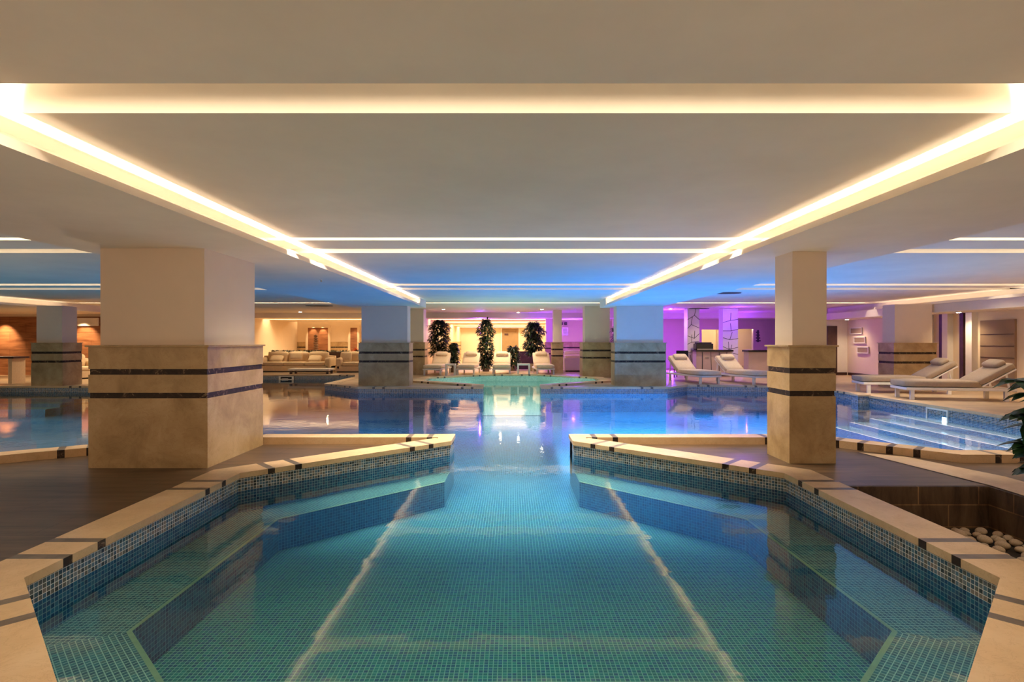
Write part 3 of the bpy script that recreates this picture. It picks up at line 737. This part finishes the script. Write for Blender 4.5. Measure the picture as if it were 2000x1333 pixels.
# ------------------------------------------------------------------ bar at the right
def crack_pillar(label, x0, x1, y, seed):
    t = thing('patterned_pillar', label, 'pillar', ((x0+x1)/2,y,.09)); h = (x1-x0)/2; H = 2.66
    boxo('body', (-h,h,0,.45,0,H-.01), 'white_paint', t)
    b = MB(); r = random.Random(seed)
    def line(p, q, wd=.018):
        p, q = Vector(p), Vector(q); d = (q-p).normalized(); s_ = Vector((-d.y, d.x))*wd/2
        P = [p-s_, q-s_, q+s_, p+s_]; b.face([(v.x,-.006,v.y) for v in P], 'vent_black')
        b.face([(v.x,-.001,v.y) for v in reversed(P)], 'vent_black')
    z = .3
    while z < H-.3:
        m_ = r.uniform(-.4,.4)*h; dz = r.uniform(-.12,.2)
        line((-h,z),(m_,z+dz)); line((m_,z+dz),(h,z+r.uniform(-.1,.15)))
        line((m_,z+dz),(m_+r.uniform(-.1,.1),z+dz+.3)); z += r.uniform(.26,.36)
    b.build('line_pattern', t); return t
crack_pillar('cream pillar with dark crack lines at the left end of the bar', 6.95,7.42, 22.3, 3)
crack_pillar('violet lit pillar with dark crack lines in the middle of the bar', 8.35,8.95, 22.3, 8)
def counter(label, x0, x1, y, z1, lines, panel='pink_panel'):
    t = thing('bar_counter', label, 'counter', ((x0+x1)/2,y,.09)); h = (x1-x0)/2
    boxo('front_panel', (-h+.04,h-.04,-.22,.22,.12,z1-.07), panel, t); boxo('plinth', (-h+.1,h-.1,-.17,.2,0,.12), 'dark_wood', t)
    boxo('worktop', (-h,h,-.3,.3,z1-.07,z1), 'black_gloss', t, .006)
    for a, c in lines:
        b = MB(); p, q = Vector((a,.13)), Vector((c,z1-.08)); b.face([(p.x-.01,-.226,p.y),(p.x+.01,-.226,p.y),(q.x+.01,-.226,q.y),(q.x-.01,-.226,q.y)], 'vent_black'); b.face([(p.x-.01,-.2215,p.y),(p.x+.01,-.2215,p.y),(q.x+.01,-.2215,q.y),(q.x-.01,-.2215,q.y)][::-1], 'vent_black'); b.build('seam', t)
    return t
t = counter('bar counter with panelled doors between the two patterned pillars', 7.05,8.5, 21.9, 1.02, [(-.45,-.45),(-.1,-.12),(.2,.2),(.45,.5)])
for x, w_, z in ((-.28,.30,.72),(.33,.22,.42)):
    dr = boxo('cabinet_door', (x-w_/2,x+w_/2,-.235,-.22,.15,.92), 'pink_panel', t); boxo('handle', (x-.07,x+.07,-.26,-.235,z,z+.02), 'metal', dr)
counter('plain pink bar counter with one slanted seam, right of the violet pillar', 8.9,11.3, 21.5, 1.02, [(-.05,.2)])
t = thing('coffee_machine', 'black coffee machine on the counter between the pillars', 'machine', (7.45,21.95,1.11))
boxo('body', (-.33,.33,-.2,.2,0,.24), 'black_gloss', t, .03); boxo('cup_rail', (-.28,.28,-.15,.15,.24,.29), 'vent_black', t, .01); boxo('drip_tray', (-.3,.3,-.26,-.2,0,.04), 'metal', t)
t = thing('juice_machine', 'low black machine at the right end of the bar counter', 'machine', (10.6,21.5,1.11))
boxo('body', (-.4,.5,-.2,.2,0,.2), 'black_gloss', t, .03); boxo('cover', (-.3,.4,-.15,.15,.2,.24), 'vent_black', t, .01)
t = thing('wall_rack', 'small black stepped rack on the mauve wall behind the bar', 'rack', (11.3,25.9,1.4))
boxo('rail', (-.04,.04,-.05,0,0,.55), 'vent_black', t)
for k in range(4): boxo('hook', (-.12,.10-.02*k,-.09,-.05,.03+.13*k,.09+.13*k), 'vent_black', t, .01)
# bar rear wall with two bright openings
st(boxo('wall_back', (5.0,9.4,27.9,28.1,.09,ZB), 'wall_paint')); st(boxo('wall_back', (9.4,10.35,27.9,28.1,2.02,ZB), 'wall_paint')); st(boxo('wall_back', (10.35,11.0,27.9,28.1,.09,ZB), 'wall_paint'))
st(boxo('wall_back', (11.0,11.95,27.9,28.1,2.05,ZB), 'pink_panel')); st(boxo('wall_back', (11.95,13.4,27.9,28.1,.09,ZB), 'pink_panel'))
st(boxo('wall_back', (8.5,13.4,30.9,31.0,.09,ZB), 'wall_paint'))
for x in (9.55,9.8,11.25,11.45,11.75): st(boxo('trim_10', (x,x+.07,30.6,30.9,.09,2.5), 'dark_wood' if x in (9.8,11.45) else 'white_paint'))
point('room_lamp', (9.9,29.6,2.1), 24, WARM); point('room_lamp', (11.5,29.6,2.1), 24, WARM)
t = thing('bar_chair', 'dark chair and table edge beside the right blue lit column', 'chair', (6.3,21.0,.09), math.radians(-30))
boxo('seat', (-.22,.22,-.22,.22,.66,.71), 'vent_black', t, .01); boxo('backrest', (-.22,.22,.18,.22,.74,1.0), 'vent_black', t, .01)
for x in (-.2,.2):
    for y in (-.2,.2): boxo('leg', (x-.015,x+.015,y-.015,y+.015,0,.66), 'vent_black', t)
st(boxo('door_3', (12.55,12.95,22.42,22.5,.09,2.05), 'dark_wood'))

# lights of the lounge and right side
def downlight(label, x, y, z, pw=12, col=WARM):
    t = thing('downlight', label, 'light', (x,y,z), 0, 'small round ceiling downlights')
    disc('trim_ring', (0,0,-.006), .085, .012, 'white_paint', t); disc('lens', (0,0,-.014), .055, .008, 'lamp_glow', t)
    spot('downlight_lamp', (x,y,z-.03), (x,y,0), pw, col, 130, 1)
downlight('round downlight in the ceiling above the leftmost whirlpool lounger', -2.8,23.0,ZT, 40)
downlight('round downlight in the ceiling above the rightmost whirlpool lounger', 1.22,23.0,ZT, 40)
downlight('round downlight in the ceiling before the narrow column', .28,25.4,ZT, 40)
downlight('round downlight right of the blue lit column, over the bar', 6.35,22.6,ZT, 40)
spot('bar_fill', (9.6,20.9,2.6), (9.6,21.3,.9), 60, WARM, 110, 1); spot('bar_fill', (7.4,21.0,2.6), (7.5,21.6,.9), 40, WARM, 110, 1)  # added warm fill without fixtures, so the counters read pinkish
downlight('round downlight under the right bulkhead above the striped wall', 12.85,16.2,2.28, 60)
downlight('round downlight under the right bulkhead above the box niches', 12.85,21.6,2.28, 60)
downlight('round downlight over the long sofa in the lounge', -9.4,25.0,ZT, 90)
downlight('round downlight over the loveseat in the lounge', -6.6,25.0,ZT, 90)
for y in (10, 13, 19): spot('wall_wash', (12.9,y,2.2), (13.3,y,.8), 120, WARM, 120, 1)
for x, y, pw in ((-9.5,29,110),(-6,29,90),(-14.5,20.5,60),(-18,19.5,70),(-1,30,45),(-1,36,45),(-1,42,30),(-.5,24.2,70)): spot('lounge_lamp', (x,y,2.48), (x,y,0), pw*2.2, WARM, 170, 1, .04)
for lab, x, y, rx in (('dark oval air vent in the left ceiling over the pool end', -7.05,20.6,.5),('dark oval air vent in the right ceiling above the bar loungers', 5.8,15.1,.33),('thin dark air vent in the ceiling before the bar', 7.4,22.3,.4)):
    t = thing('ceiling_vent', lab, 'vent', (x,y,ZT))
    bm = bmesh.new(); bmesh.ops.create_cone(bm, cap_ends=True, segments=28, radius1=1, radius2=1, depth=.02, matrix=Matrix.Translation((0,0,-.012)) @ Matrix.Diagonal((rx,.25,1,1))); bm_obj('grille', bm, 'vent_black', t, False)
    bm = bmesh.new(); bmesh.ops.create_cone(bm, cap_ends=True, segments=28, radius1=1, radius2=1, depth=.01, matrix=Matrix.Translation((0,0,-.005)) @ Matrix.Diagonal((rx*1.1,.29,1,1))); bm_obj('vent_ring', bm, 'plaster', t, False)
t = thing('sprinkler', 'tiny white sprinkler head on the soffit right of the broad near column', 'sprinkler', (-3.32,9.8,ZS))
disc('rosette', (0,0,-.005), .035, .01, 'white_paint', t, 12); disc('nozzle', (0,0,-.025), .012, .03, 'metal', t, 10)
# pool fittings
t = thing('pool_light', 'white framed underwater light in the right pool wall', 'light', (8.885,11.75,-.09))
b = MB(); b.box(-.03,.01,-.30,.30,-.16,-.13,'white_paint'); b.box(-.03,.01,-.30,.30,.10,.13,'white_paint'); b.box(-.03,.01,-.30,-.27,-.13,.10,'white_paint'); b.box(-.03,.01,.27,.30,-.13,.10,'white_paint'); b.build('frame', t)
boxo('lens', (-.012,.005,-.27,.27,-.13,-.03), 'pool_glow', t); boxo('opening', (-.010,.005,-.27,.27,-.03,.10), 'vent_black', t)
t = thing('pool_skimmer', 'dark skimmer opening in the far left pool wall below the sofa', 'skimmer', (-9.0,22.47,-.09))
boxo('frame', (-.30,.30,-.02,.02,.0,.14), 'metal', t); boxo('opening', (-.22,.22,-.03,-.02,.02,.11), 'vent_black', t); boxo('flap', (-.18,.08,-.035,-.03,.02,.05), 'white_paint', t)
